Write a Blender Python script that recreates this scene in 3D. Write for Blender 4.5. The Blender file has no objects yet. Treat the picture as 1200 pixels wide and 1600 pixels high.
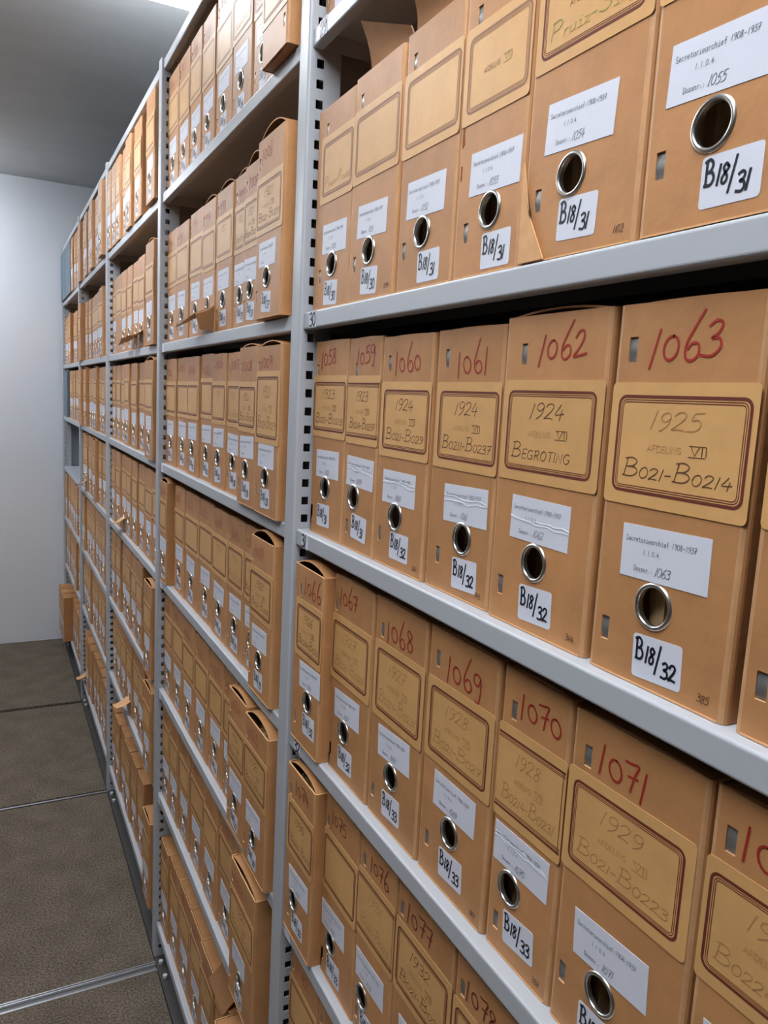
import bpy, math, random
from mathutils import Matrix, Vector
from mathutils.geometry import tessellate_polygon
random.seed(7)
SC = bpy.context.scene
COL = SC.collection
PI = math.pi

# ------------------------------------------------------------------ camera
# X points into the shelving, Y runs away along the aisle, Z is up; the shelf fronts are the plane X = 0
F_PX = 1194.23
YAW, PITCH, ROLL = math.radians(27.30569), math.radians(8.27156), math.radians(2.95012)
cam_data = bpy.data.cameras.new('camera')
cam_data.sensor_fit = 'VERTICAL'
cam_data.sensor_height = 32.0
cam_data.lens = F_PX * 32.0 / 1600.0
cam_data.clip_start = 0.02
cam = bpy.data.objects.new('camera', cam_data)
COL.objects.link(cam)
_f = Vector((math.sin(YAW), math.cos(YAW), 0)); _r = Vector((math.cos(YAW), -math.sin(YAW), 0)); _u = Vector((0, 0, 1))
_fw = _f * math.cos(PITCH) - _u * math.sin(PITCH)
_up = _u * math.cos(PITCH) + _f * math.sin(PITCH)
_rt = _r * math.cos(ROLL) + _up * math.sin(ROLL)
_u2 = -_r * math.sin(ROLL) + _up * math.cos(ROLL)
M = Matrix((( _rt.x, _u2.x, -_fw.x, -0.42320), (_rt.y, _u2.y, -_fw.y, 0.0), (_rt.z, _u2.z, -_fw.z, 1.76077), (0, 0, 0, 1)))
cam.matrix_world = M
SC.camera = cam

# ------------------------------------------------------------------ light and exposure
SC.view_settings.view_transform = 'Standard'
SC.view_settings.look = 'None'
SC.view_settings.gamma = 1.0
SC.view_settings.use_curve_mapping = False
SC.view_settings.exposure = 0.0
world = bpy.data.worlds.new('world'); SC.world = world
world.use_nodes = True
world.node_tree.nodes['Background'].inputs[0].default_value = (0.75, 0.82, 1.0, 1)
world.node_tree.nodes['Background'].inputs[1].default_value = 0.02
LAMP_STRENGTH = 38.5
LAMP_Y = (2.58, 0.25)          # rows of ceiling lights over this aisle; a third hangs over the open floor to the left

# ------------------------------------------------------------------ room numbers
POST = [1.158 + 1.1 * i for i in range(5)]           # far edge of each upright
PW = 0.040                                            # upright width along Y
Z = {28: 2.6232, 29: 2.2848, 30: 1.8867, 31: 1.5544, 32: 1.2201, 33: 0.8849, 34: 0.5545, 35: 0.1227}
LIP = 0.0255
CEIL, WALL_Y, LEFT_X, NEAR_Y, RIGHT_X = 3.041, 5.595, -2.6, -2.0, 0.62
DEPTH = 0.34

# ------------------------------------------------------------------ materials
def srgb(r, g, b):
    def c(v):
        v /= 255.0
        return v / 12.92 if v <= 0.04045 else ((v + 0.055) / 1.055) ** 2.4
    return (c(r), c(g), c(b), 1.0)

def mat(name, col, rough=0.6, metal=0.0, var=0.0, nscale=30.0, stretch=(1, 1, 1), bump=0.0, bscale=200.0, objvar=0.0, spec=0.5, emit=None, estr=0.0):
    m = bpy.data.materials.new(name); m.use_nodes = True
    nt = m.node_tree; N = nt.nodes; L = nt.links
    b = N['Principled BSDF']
    b.inputs['Base Color'].default_value = col
    b.inputs['Roughness'].default_value = rough
    b.inputs['Metallic'].default_value = metal
    b.inputs['Specular IOR Level'].default_value = spec
    if emit:
        b.inputs['Emission Color'].default_value = emit
        b.inputs['Emission Strength'].default_value = estr
    if var or bump or objvar:
        tc = N.new('ShaderNodeTexCoord'); mp = N.new('ShaderNodeMapping')
        mp.inputs['Scale'].default_value = stretch
        L.new(tc.outputs['Object'], mp.inputs['Vector'])
        vec = mp.outputs['Vector']
        if objvar:
            oi = N.new('ShaderNodeObjectInfo')
            ad = N.new('ShaderNodeVectorMath'); ad.operation = 'ADD'
            sc = N.new('ShaderNodeVectorMath'); sc.operation = 'SCALE'
            cb = N.new('ShaderNodeCombineXYZ')
            for i in range(3): L.new(oi.outputs['Random'], cb.inputs[i])
            L.new(cb.outputs[0], sc.inputs[0]); sc.inputs['Scale'].default_value = 13.7
            L.new(vec, ad.inputs[0]); L.new(sc.outputs[0], ad.inputs[1]); vec = ad.outputs[0]
        hsv = N.new('ShaderNodeHueSaturation'); hsv.inputs['Color'].default_value = col
        last = None
        if var:
            n1 = N.new('ShaderNodeTexNoise'); n1.inputs['Scale'].default_value = nscale; n1.inputs['Detail'].default_value = 6
            n1.inputs['Roughness'].default_value = 0.65
            L.new(vec, n1.inputs['Vector'])
            mr = N.new('ShaderNodeMapRange'); mr.inputs[1].default_value = 0.25; mr.inputs[2].default_value = 0.75
            mr.inputs[3].default_value = 1 - var; mr.inputs[4].default_value = 1 + var
            L.new(n1.outputs[0], mr.inputs[0]); last = mr.outputs[0]
        if objvar:
            mr2 = N.new('ShaderNodeMapRange'); mr2.inputs[3].default_value = 1 - objvar; mr2.inputs[4].default_value = 1 + objvar
            L.new(oi.outputs['Random'], mr2.inputs[0])
            if last is not None:
                mu = N.new('ShaderNodeMath'); mu.operation = 'MULTIPLY'
                L.new(last, mu.inputs[0]); L.new(mr2.outputs[0], mu.inputs[1]); last = mu.outputs[0]
            else: last = mr2.outputs[0]
        if last is not None:
            L.new(last, hsv.inputs['Value'])
            L.new(hsv.outputs[0], b.inputs['Base Color'])
        if bump:
            n2 = N.new('ShaderNodeTexNoise'); n2.inputs['Scale'].default_value = bscale; n2.inputs['Detail'].default_value = 4
            L.new(vec, n2.inputs['Vector'])
            bp = N.new('ShaderNodeBump'); bp.inputs['Strength'].default_value = bump; bp.inputs['Distance'].default_value = 0.002
            L.new(n2.outputs[0], bp.inputs['Height']); L.new(bp.outputs[0], b.inputs['Normal'])
    return m

MT = {
 'card': mat('cardboard', srgb(184, 132, 86), 0.50, var=0.14, nscale=22, bump=0.16, bscale=110, objvar=0.07, spec=0.36),
 'worn': mat('cardboard rubbed corner', srgb(196, 150, 108), 0.5, var=0.16, nscale=40, spec=0.4),
 'raw': mat('raw cardboard edge', srgb(214, 165, 118), 0.7, var=0.12, nscale=60, spec=0.3),
 'inner_and_shade': mat('cardboard inside and flap shade', srgb(140, 100, 66), 0.8, var=0.1, nscale=30, spec=0.2),  # inside faces; its dark tone also stands for shade on the raised flaps
 'blue': mat('blue board', srgb(98, 116, 128), 0.6, var=0.08, nscale=25, objvar=0.06),
 'plate': mat('buff title paper', srgb(208, 160, 102), 0.5, var=0.09, nscale=28, bump=0.08, bscale=120, objvar=0.05),
 'maroon': mat('maroon print', srgb(104, 44, 30), 0.6),
 'scuff': mat('torn brown board', srgb(148, 88, 44), 0.8, var=0.2, nscale=120, spec=0.2),
 'fadeprint': mat('faded brown print', srgb(146, 104, 78), 0.6),
 'white': mat('white label paper', srgb(212, 215, 228), 0.5, var=0.03, nscale=40),
 'type': mat('grey typewriter ink', srgb(96, 98, 112), 0.6),
 'black': mat('black marker ink', srgb(22, 24, 38), 0.45),
 'red': mat('red marker ink', srgb(160, 42, 30), 0.5),
 'reddark': mat('brown red ink', srgb(118, 46, 34), 0.5),
 'redfaint': mat('faded red ink', srgb(176, 84, 56), 0.5),
 'pencil': mat('brown pencil', srgb(98, 66, 42), 0.6),
 'faint': mat('faded pencil', srgb(172, 127, 79), 0.6),
 'green': mat('green pencil', srgb(142, 140, 66), 0.6),
 'chrome': mat('nickel ring', (0.72, 0.70, 0.66, 1), 0.30, metal=1.0),
 'clip': mat('dull metal clip', (0.27, 0.27, 0.27, 1), 0.42, metal=0.6, var=0.2, nscale=150),
 'paper': mat('old paper', srgb(196, 164, 122), 0.8, var=0.2, nscale=60, stretch=(1, 6, 0.2), spec=0.2),
 'steel': mat('light grey enamel', srgb(174, 178, 185), 0.40, var=0.015, nscale=6, bump=0.015, bscale=500),
 'steel_in': mat('grey enamel panel', srgb(150, 153, 158), 0.5),
 'dark': mat('dark plinth steel', srgb(62, 60, 60), 0.6, var=0.1, nscale=15),
 'bolt': mat('zinc bolt', (0.85, 0.85, 0.87, 1), 0.35, metal=0.25),
 'wall': mat('white plaster', srgb(222, 226, 234), 0.8, var=0.012, nscale=3, bump=0.04, bscale=60, spec=0.2),
 'wall2': mat('grey side wall', srgb(84, 75, 66), 0.8, var=0.02, nscale=3, spec=0.2),
 'ceil': mat('brushed concrete', srgb(196, 198, 198), 0.85, var=0.07, nscale=2.2, stretch=(0.7, 2.2, 1), bump=0.1, bscale=25, spec=0.2),
 'rail': mat('aluminium rail', (0.55, 0.56, 0.6, 1), 0.35, metal=1.0, var=0.1, nscale=20),
 'lamp': mat('lamp diffuser', (1, 1, 1, 1), 0.5, emit=(0.93, 0.96, 1.0, 1), estr=LAMP_STRENGTH*.92),
 'lamp1': mat('lamp diffuser middle', (1, 1, 1, 1), 0.5, emit=(0.93, 0.96, 1.0, 1), estr=LAMP_STRENGTH*.62),
 'lamp2': mat('lamp diffuser dim', (1, 1, 1, 1), 0.5, emit=(0.90, 0.95, 1.0, 1), estr=LAMP_STRENGTH*.80),
 'lampbody': mat('lamp housing', srgb(232, 228, 214), 0.5),
 'groove': mat('dark groove', srgb(34, 32, 30), 0.8),
}
def carpet_mat():
    m = bpy.data.materials.new('grey brown carpet'); m.use_nodes = True
    nt = m.node_tree; N = nt.nodes; L = nt.links; b = N['Principled BSDF']
    tc = N.new('ShaderNodeTexCoord')
    n1 = N.new('ShaderNodeTexNoise'); n1.inputs['Scale'].default_value = 170; n1.inputs['Detail'].default_value = 3
    n2 = N.new('ShaderNodeTexNoise'); n2.inputs['Scale'].default_value = 9; n2.inputs['Detail'].default_value = 5
    L.new(tc.outputs['Object'], n1.inputs['Vector']); L.new(tc.outputs['Object'], n2.inputs['Vector'])
    r1 = N.new('ShaderNodeValToRGB'); r1.color_ramp.elements[0].position = 0.3; r1.color_ramp.elements[1].position = 0.72
    r1.color_ramp.elements[0].color = srgb(66, 58, 50); r1.color_ramp.elements[1].color = srgb(132, 121, 108)
    L.new(n1.outputs[0], r1.inputs[0])
    mr = N.new('ShaderNodeMapRange'); mr.inputs[1].default_value = 0.3; mr.inputs[2].default_value = 0.7; mr.inputs[3].default_value = 0.85; mr.inputs[4].default_value = 1.15
    L.new(n2.outputs[0], mr.inputs[0])
    h = N.new('ShaderNodeHueSaturation'); L.new(r1.outputs[0], h.inputs['Color']); L.new(mr.outputs[0], h.inputs['Value'])
    L.new(h.outputs[0], b.inputs['Base Color'])
    b.inputs['Roughness'].default_value = 0.95; b.inputs['Specular IOR Level'].default_value = 0.1
    bp = N.new('ShaderNodeBump'); bp.inputs['Strength'].default_value = 0.6; bp.inputs['Distance'].default_value = 0.004
    L.new(n1.outputs[0], bp.inputs['Height']); L.new(bp.outputs[0], b.inputs['Normal'])
    return m
MT['carpet'] = carpet_mat()

# ------------------------------------------------------------------ mesh helpers
class MB:
    """collects vertices and faces; keys of MT name the material of each face"""
    def __init__(self): self.v = []; self.f = []; self.mi = []; self.sm = []; self.mats = []
    def m(self, key):
        if key not in self.mats: self.mats.append(key)
        return self.mats.index(key)
    def face(self, pts, key, smooth=False):
        i = len(self.v); self.v.extend(pts); self.f.append(tuple(range(i, i + len(pts)))); self.mi.append(self.m(key)); self.sm.append(smooth)
    def box(self, a, b, key):
        x0, y0, z0 = a; x1, y1, z1 = b
        if x0 > x1: x0, x1 = x1, x0
        if y0 > y1: y0, y1 = y1, y0
        if z0 > z1: z0, z1 = z1, z0
        P = [(x0,y0,z0),(x1,y0,z0),(x1,y1,z0),(x0,y1,z0),(x0,y0,z1),(x1,y0,z1),(x1,y1,z1),(x0,y1,z1)]
        for q in ((0,3,2,1),(4,5,6,7),(0,1,5,4),(1,2,6,5),(2,3,7,6),(3,0,4,7)): self.face([P[i] for i in q], key)
    def grid(self, rows, key, smooth=True, closed=False):
        i0 = len(self.v); n = len(rows[0])
        for r in rows: self.v.extend(r)
        k = self.m(key)
        for a in range(len(rows) - 1):
            for b in range(n if closed else n - 1):
                c = (b + 1) % n
                self.f.append((i0 + a*n + b, i0 + a*n + c, i0 + (a+1)*n + c, i0 + (a+1)*n + b)); self.mi.append(k); self.sm.append(smooth)
    def mesh(self, name):
        me = bpy.data.meshes.new(name)
        me.from_pydata(self.v, [], self.f)
        for k in self.mats: me.materials.append(MT[k])
        me.polygons.foreach_set('material_index', self.mi)
        me.polygons.foreach_set('use_smooth', self.sm)
        me.update()
        return me
def put(name, me, parent=None, loc=(0, 0, 0)):
    o = bpy.data.objects.new(name, me); COL.objects.link(o); o.location = loc
    if parent: o.parent = parent
    return o
def thing(name, label, cat, loc=(0, 0, 0), group=None, kind=None):
    o = bpy.data.objects.new(name, None); COL.objects.link(o); o.empty_display_size = 0.05
    o.location = loc; o['label'] = label; o['category'] = cat
    if group: o['group'] = group
    return o
def struct(name, mb):
    o = put(name, mb.mesh(name)); o['kind'] = 'structure'; return o

# ------------------------------------------------------------------ stroke lettering
def E(cx, cy, rx, ry, a0=0, a1=360, n=14):
    return [(cx + rx*math.cos(math.radians(a0 + (a1-a0)*i/n)), cy + ry*math.sin(math.radians(a0 + (a1-a0)*i/n))) for i in range(n+1)]
def cr(p, n=5):
    out = []
    for i in range(len(p) - 1):
        p0 = p[max(i-1, 0)]; p1 = p[i]; p2 = p[i+1]; p3 = p[min(i+2, len(p)-1)]
        for k in range(n):
            t = k / n
            out.append(tuple(0.5*((2*p1[j]) + (-p0[j]+p2[j])*t + (2*p0[j]-5*p1[j]+4*p2[j]-p3[j])*t*t + (-p0[j]+3*p1[j]-3*p2[j]+p3[j])*t**3) for j in range(2)))
    out.append(p[-1]); return out
# glyph: (advance, strokes)
GL = {
 '0': (.62, [E(.28,.5,.25,.48,80,440)]), '1': (.34, [[(.10,0),(.2,1)]]),
 '2': (.62, [cr([(.05,.78),(.14,.95),(.32,1),(.48,.88),(.46,.65),(.3,.38),(.04,.03),(.25,.08),(.56,.03)])]),
 '3': (.6, [cr([(.08,.9),(.28,1),(.47,.88),(.42,.65),(.2,.54),(.46,.46),(.53,.22),(.36,.02),(.04,.06)])]),
 '4': (.62, [cr([(.3,1),(.17,.68),(.05,.36),(.3,.36),(.56,.42)], 3), [(.42,.68),(.38,0)]]),
 '5': (.6, [[(.54,1),(.2,.97)], cr([(.2,.97),(.13,.6),(.36,.64),(.52,.4),(.4,.08),(.05,.02)])]),
 '6': (.6, [cr([(.46,1.05),(.22,.75),(.07,.35),(.15,.04),(.4,.02),(.53,.26),(.38,.5),(.1,.36)])]),
 '7': (.6, [cr([(.06,.95),(.3,.97),(.56,1),(.4,.6),(.24,0)],4), [(.16,.48),(.52,.54)]]),
 '8': (.6, [cr([(.46,.86),(.28,1),(.12,.82),(.26,.56),(.46,.3),(.34,.02),(.12,.06),(.1,.32),(.32,.56),(.5,.76),(.46,.86)])]),
 '9': (.6, [cr([(.5,.72),(.32,.5),(.1,.64),(.14,.94),(.38,1),(.5,.72),(.44,.3),(.16,-.04)])]),
 '/': (.5, [[(.02,-.3),(.42,1.05)]]), '-': (.5, [[(.1,.42),(.42,.45)]]), '.': (.26, [[(.08,.0),(.12,.06)]]), ':': (.26, [[(.08,.02),(.11,.08)],[(.08,.45),(.11,.5)]]), ' ': (.42, []),
 'A': (.66, [[(.02,0),(.3,1),(.56,0)],[(.12,.36),(.46,.36)]]),
 'B': (.68, [[(.1,0),(.12,1)], cr([(.02,.95),(.3,1.02),(.5,.82),(.38,.58),(.14,.52)]), cr([(.14,.52),(.46,.5),(.6,.26),(.42,.02),(.04,.02)])]),
 'C': (.66, [E(.33,.5,.28,.5,45,315)]), 'D': (.68, [[(.1,0),(.1,1)], cr([(.1,1),(.4,.95),(.58,.5),(.4,.05),(.1,0)])]),
 'E': (.58, [[(.5,1),(.1,1),(.1,0),(.5,0)],[(.1,.52),(.42,.52)]]), 'F': (.56, [[(.5,1),(.1,1),(.1,0)],[(.1,.52),(.42,.52)]]),
 'G': (.7, [E(.33,.5,.28,.5,45,350)+[(.4,.42)]]), 'I': (.26, [[(.12,0),(.12,1)]]), 'L': (.54, [[(.1,1),(.1,0),(.48,0)]]),
 'N': (.68, [[(.1,0),(.1,1),(.54,0),(.54,1)]]), 'O': (.7, [E(.33,.5,.28,.5,90,450)]), 'P': (.6, [[(.08,0),(.12,1)], cr([(.02,.95),(.36,1),(.5,.75),(.36,.5),(.12,.46)])]),
 'R': (.64, [[(.1,0),(.12,1)], cr([(.02,.95),(.36,1),(.5,.76),(.34,.52),(.12,.48)]), [(.28,.5),(.54,0)]]),
 'S': (.6, [cr([(.48,.86),(.3,1),(.1,.84),(.16,.6),(.4,.44),(.5,.2),(.3,0),(.05,.12)])]),
 'T': (.6, [[(.03,1),(.57,1)],[(.3,1),(.3,0)]]), 'V': (.64, [[(.04,1),(.3,0),(.58,1)]]), 'X': (.6, [[(.05,0),(.5,1)],[(.05,1),(.5,0)]]),
 'a': (.56, [E(.26,.3,.2,.3,20,380,10), [(.46,.58),(.48,0)]]), 'c': (.54, [E(.28,.3,.22,.3,50,310,9)]), 'e': (.56, [[(.07,.3),(.48,.32)]+E(.28,.3,.21,.3,10,310,9)]),
 'f': (.5, [cr([(.46,.96),(.3,1),(.22,.8),(.22,0)],3), [(.06,.58),(.42,.58)]]), 'h': (.58, [[(.1,1),(.1,0)], cr([(.1,.42),(.28,.6),(.46,.48),(.47,0)],3)]),
 'i': (.5, [[(.12,.58),(.28,.58),(.28,0)],[(.1,0),(.46,0)],[(.26,.82),(.3,.86)]]), 'n': (.58, [[(.1,.6),(.1,0)], cr([(.1,.42),(.28,.6),(.46,.48),(.47,0)],3)]),
 'o': (.58, [E(.29,.3,.22,.3,0,360,10)]), 'r': (.5, [[(.14,.6),(.14,0)], cr([(.14,.38),(.28,.58),(.46,.54)],3)]), 's': (.54, [cr([(.44,.52),(.26,.6),(.1,.48),(.26,.32),(.45,.16),(.26,0),(.06,.08)],3)]),
 't': (.5, [[(.22,.9),(.22,.1),(.32,0),(.46,.06)],[(.05,.6),(.44,.6)]]), 'u': (.58, [cr([(.1,.6),(.1,.15),(.26,0),(.44,.15)],3), [(.46,.6),(.47,0)]]),
 'y': (.56, [[(.06,.6),(.27,.05)],[(.48,.6),(.16,-.35)]]), 'z': (.52, [[(.06,.58),(.46,.58),(.06,0),(.48,0)]]),
}
GLR = dict(GL)        # the red numbers: small noughts, tall sixes, long slanted ones
GLR['0'] = (.66, [E(.3,.4,.24,.36,80,440)])
GLR['1'] = (.40, [[(.04,-.12),(.26,1.02)]])
GLR['6'] = (.70, [cr([(.58,1.42),(.36,1.0),(.14,.5),(.16,.1),(.36,-.02),(.56,.14),(.52,.44),(.34,.5),(.2,.36)])])
GLR['9'] = (.66, [cr([(.5,.78),(.34,.5),(.1,.58),(.12,.9),(.38,.98),(.52,.74),(.46,.2),(.3,-.3),(.12,-.22)])])
GLR['3'] = (.66, [cr([(.1,.92),(.3,1.06),(.5,.94),(.42,.68),(.22,.54),(.46,.5),(.54,.24),(.3,.0),(-.06,.06)])])
GLR['2'] = (.70, [cr([(.06,.8),(.2,1.0),(.4,1.0),(.44,.72),(.26,.36),(.02,.06),(.3,.08),(.64,.12)])])
def ribbon(mb, pts, w, d, key, tf):
    """flat inked stroke lying on the surface at depth d; tf maps (u,v) to the box face"""
    q = [tf(p) for p in pts]
    L, R = [], []
    for i, p in enumerate(q):
        a = q[max(i-1, 0)]; b = q[min(i+1, len(q)-1)]
        tx, ty = b[0]-a[0], b[1]-a[1]; n = math.hypot(tx, ty) or 1e-9
        nx, ny = -ty/n*w/2, tx/n*w/2
        if i == 0: p = (p[0]-tx/n*w*.4, p[1]-ty/n*w*.4)
        if i == len(q)-1: p = (p[0]+tx/n*w*.4, p[1]+ty/n*w*.4)
        L.append((d, -(p[0]+nx), p[1]+ny)); R.append((d, -(p[0]-nx), p[1]-ny))
    mb.grid([R, L], key, smooth=False)
def text(mb, s, u, v, hgt, w, d, key, slant=0.0, rot=0.0, aspect=1.0, mono=None, jit=0.0, space=1.0, gl=None):
    """writes s with its lower left corner at (u,v); returns the end u"""
    rnd = random.Random(s + key); x = 0.0; ca, sa = math.cos(rot), math.sin(rot)
    for ch in s:
        adv, st = (gl or GL).get(ch, GL[' '])
        jy = rnd.uniform(-jit, jit); js = 1 + rnd.uniform(-jit, jit)
        off = (mono - adv)*0.5 if mono else 0
        def tf(p, x=x, jy=jy, js=js, off=off):
            a = (x + off + p[0]*js + p[1]*slant) * hgt * aspect; b = (p[1]*js + jy) * hgt
            return (u + a*ca - b*sa, v + a*sa + b*ca)
        for k, pts in enumerate(st): ribbon(mb, pts, w, d - 0.00003*k, key, tf)
        x += (mono if mono else adv*space)
    return u + x*hgt*aspect
def rrect(u0, u1, v0, v1, r, n=5):
    out = []
    for cx, cy, a in ((u1-r, v1-r, 0), (u0+r, v1-r, 90), (u0+r, v0+r, 180), (u1-r, v0+r, 270)):
        for i in range(n+1):
            t = math.radians(a + 90*i/n); out.append((cx + r*math.cos(t), cy + r*math.sin(t)))
    return out
def sheet(mb, loop, d, th, key, edge=None, rot=0.0, c=(0, 0)):
    """thin flat piece of paper of thickness th stuck on at depth d"""
    ca, sa = math.cos(rot), math.sin(rot)
    lp = [(c[0] + (p[0]-c[0])*ca - (p[1]-c[1])*sa, c[1] + (p[0]-c[0])*sa + (p[1]-c[1])*ca) for p in loop]
    mb.face([(d-th, -p[0], p[1]) for p in lp][::-1], key)
    n = len(lp)
    for i in range(n):
        a, b = lp[i], lp[(i+1) % n]
        mb.face([(d-th, -a[0], a[1]), (d-th, -b[0], b[1]), (d, -b[0], b[1]), (d, -a[0], a[1])], edge or key)
def frame_ring(mb, u0, u1, v0, v1, r, w, d, key):
    a = rrect(u0, u1, v0, v1, r); b = rrect(u0+w, u1-w, v0+w, v1-w, max(r-w, 0.0005))
    mb.grid([[(d, -p[0], p[1]) for p in b], [(d, -p[0], p[1]) for p in a]], key, smooth=False, closed=True)

# ------------------------------------------------------------------ archive box
BD = 0.25          # box depth
RH = 0.0165        # radius of the finger hole
def planar(mb, outer, holes, d, key, flip=False):
    loops = [[Vector((p[0], p[1], 0)) for p in outer]] + [[Vector((p[0], p[1], 0)) for p in h] for h in holes]
    flat = [p for l in loops for p in l]
    for t in tessellate_polygon(loops):
        pts = [flat[i] for i in t]
        ar = (pts[1].x-pts[0].x)*(pts[2].y-pts[0].y) - (pts[2].x-pts[0].x)*(pts[1].y-pts[0].y)
        if (ar < 0) != flip: pts = pts[::-1]
        mb.face([(d, -p.x, p.y) for p in pts][::1] if not flip else [(d, -p.x, p.y) for p in pts], key)
def body_mesh(w, h, ring, slots, key='card', tear=None):
    mb = MB(); r = 0.0055; t = 0.0024; hw = w/2; n = 4
    circ = [(ring[0] + RH*math.cos(2*PI*i/28), ring[1] + RH*math.sin(2*PI*i/28)) for i in range(28)] if ring else None
    sl = [[(u-.0042, v-.0095), (u+.0042, v-.0095), (u+.0042, v+.0095), (u-.0042, v+.0095)] for u, v in slots]
    rect = [(-hw+r, 0), (hw-r, 0), (hw-r, h), (-hw+r, h)]
    holes = ([circ] if circ else []) + sl
    planar(mb, rect, holes, 0.0, key)
    planar(mb, rect, holes, t, 'inner_and_shade', flip=True)
    for hl in holes:
        k = len(hl)
        for i in range(k):
            a, b = hl[i], hl[(i+1) % k]
            mb.face([(0, -a[0], a[1]), (t, -a[0], a[1]), (t, -b[0], b[1]), (0, -b[0], b[1])], 'raw')
    # side walls with rounded front edges, going round the back
    def loop(rad, off):
        x = hw - off; p = []
        for i in range(n+1):
            a = PI/2*i/n; p.append((rad - rad*math.cos(a) + off if False else off + rad*(1-math.cos(a)), hw - off - 0 if False else 0))
        return p
    def path(off):
        rr = r - off if off < r else 0.0005; x = hw - off; pts = []
        for i in range(n+1):                       # right front corner, from the front face to the side
            a = PI/2*i/n; pts.append((off + rr*(1-math.cos(a)), x - rr + rr*math.sin(a)))
        pts.append((BD-off, x)); pts.append((BD-off, -x))
        for i in range(n+1):
            a = PI/2*(1 - i/n); pts.append((off + rr*(1-math.cos(a)), -x + rr - rr*math.sin(a)))
        return pts
    po, pi_ = path(0), path(t)
    wk = 'worn' if key == 'card' else key
    for seg, kk in ((po[:3], wk), (po[2:n+1], key), (po[n:n+3], key), (po[n+2:2*n+1], key), (po[2*n:], wk)):
        if len(seg) > 1: mb.grid([[(d, -u, 0) for d, u in seg], [(d, -u, h) for d, u in seg]], kk, smooth=False)
    mb.grid([[(d, -u, h) for d, u in pi_], [(d, -u, t) for d, u in pi_]], 'inner_and_shade', smooth=False)
    po2 = [(0, -hw+r)] + po; pi2 = [(t, -hw+r)] + pi_
    mb.grid([[(d, -u, h) for d, u in po2], [(d, -u, h) for d, u in pi2]], 'raw', smooth=False)
    mb.face([(d, -u, 0) for d, u in po], key)
    mb.face([(d, -u, t) for d, u in pi_][::-1], 'inner_and_shade')
    # thin raw board edge along the foot of the front
    mb.box((-0.0006, -(-hw+r), 0), (0.001, -(hw-r), 0.0014), 'raw')
    return mb.mesh('body')
def lid_mesh(w, h, bow, key='card'):
    mb = MB(); n = 12; th = 0.0018; hw = w/2 - 0.0035
    for z_, ky, rev in ((0, 'inner_and_shade', True), (th, key, False)):
        rows = []
        for d in (0.0036, BD - 0.004):
            rows.append([(d, -(-hw + 2*hw*i/n), h - 0.0024 + z_ + bow*(1-(2*i/n-1)**2)**0.8) for i in range(n+1)])
        mb.grid(rows[::-1] if rev else rows, ky, smooth=True)
    a = [(0.0036, -(-hw + 2*hw*i/n), h - 0.0024 + bow*(1-(2*i/n-1)**2)**0.8) for i in range(n+1)]
    mb.grid([a, [(p[0], p[1], p[2]+th) for p in a]], 'raw', smooth=False)
    return mb.mesh('lid')
def papers_mesh(w, h):
    mb = MB(); rnd = random.Random(int(w*1e5)); x = -w/2 + 0.006
    while x < w/2 - 0.012:
        s = rnd.uniform(0.006, 0.016); x2 = min(x + s, w/2 - 0.006); dd = rnd.uniform(0.014, 0.034)
        mb.box((dd, -x, 0.003), (BD - 0.01, -x2 + 0.0006, h - rnd.uniform(0.02, 0.035)), 'paper'); x = x2
    return mb.mesh('paper_stack')
def ring_mesh(u, v):
    mb = MB(); prof = [(0.004, 0.0146), (0.0, 0.0143), (-0.0012, 0.0147), (-0.0018, 0.0157), (-0.0016, 0.0170), (-0.0008, 0.0179), (-0.0001, 0.0182)]
    n = 32; rows = []
    for d, rr in prof: rows.append([(d, -(u + rr*math.cos(2*PI*i/n)), v + rr*math.sin(2*PI*i/n)) for i in range(n)])
    mb.grid(rows, 'chrome', smooth=True, closed=True)
    return mb.mesh('finger_ring')
def clip_mesh(u, v):
    mb = MB(); a = 0.0040; b = 0.0093
    rows = []
    for k in range(7):
        vv = v - b + 2*b*k/6; d = 0.0010 + 0.0006*math.cos(PI*k/3)
        rows.append([(d, -(u-a), vv), (d, -(u+a), vv)])
    mb.grid(rows, 'clip', smooth=True)
    mb.box((0.002, -(u-a), v-b), (0.0023, -(u+a), v+b), 'clip')
    return mb.mesh('clip')
def plate_mesh(w, fr, writing=(), frame='full', ink='maroon'):
    """buff paper with a printed maroon frame; fr = (u0,u1,v0,v1) of the frame"""
    mb = MB(); u0, u1, v0, v1 = fr; hw = w/2
    a0 = max(u0 - 0.0075, -hw + 0.0008); a1 = min(u1 + 0.0085, hw - 0.0008); mgn = 0.0095
    sheet(mb, rrect(a0, a1, v0 - mgn, v1 + mgn, 0.004, 3), -0.0002, 0.0005, 'plate', 'raw')
    d = -0.00085
    if frame == 'full':
        frame_ring(mb, u0, u1, v0, v1, 0.0075, 0.0024, d, ink)
        frame_ring(mb, u0+.0033, u1-.0033, v0+.0033, v1-.0033, 0.0050, 0.0007, d, ink)
        frame_ring(mb, u0+.0049, u1-.0049, v0+.0049, v1-.0049, 0.0038, 0.0007, d, ink)
    else:
        for vv, s in ((v0, 1), (v1, -1)):
            for o, wd in ((0, .0024), (.0036, .0007), (.0052, .0007)):
                vA = vv + s*o; vB = vA + s*wd
                mb.face([(d, -(a0+.001), vA), (d, -(a1-.001), vA), (d, -(a1-.001), vB), (d, -(a0+.001), vB)], ink)
        mb.face([(d, -(a1-.004), v0), (d, -(a1-.003), v0), (d, -(a1-.003), v1), (d, -(a1-.004), v1)], ink)
    for wr in writing: text(mb, *wr)
    return mb.mesh('title_plate')
LW, LH = 0.083, 0.0405
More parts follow.
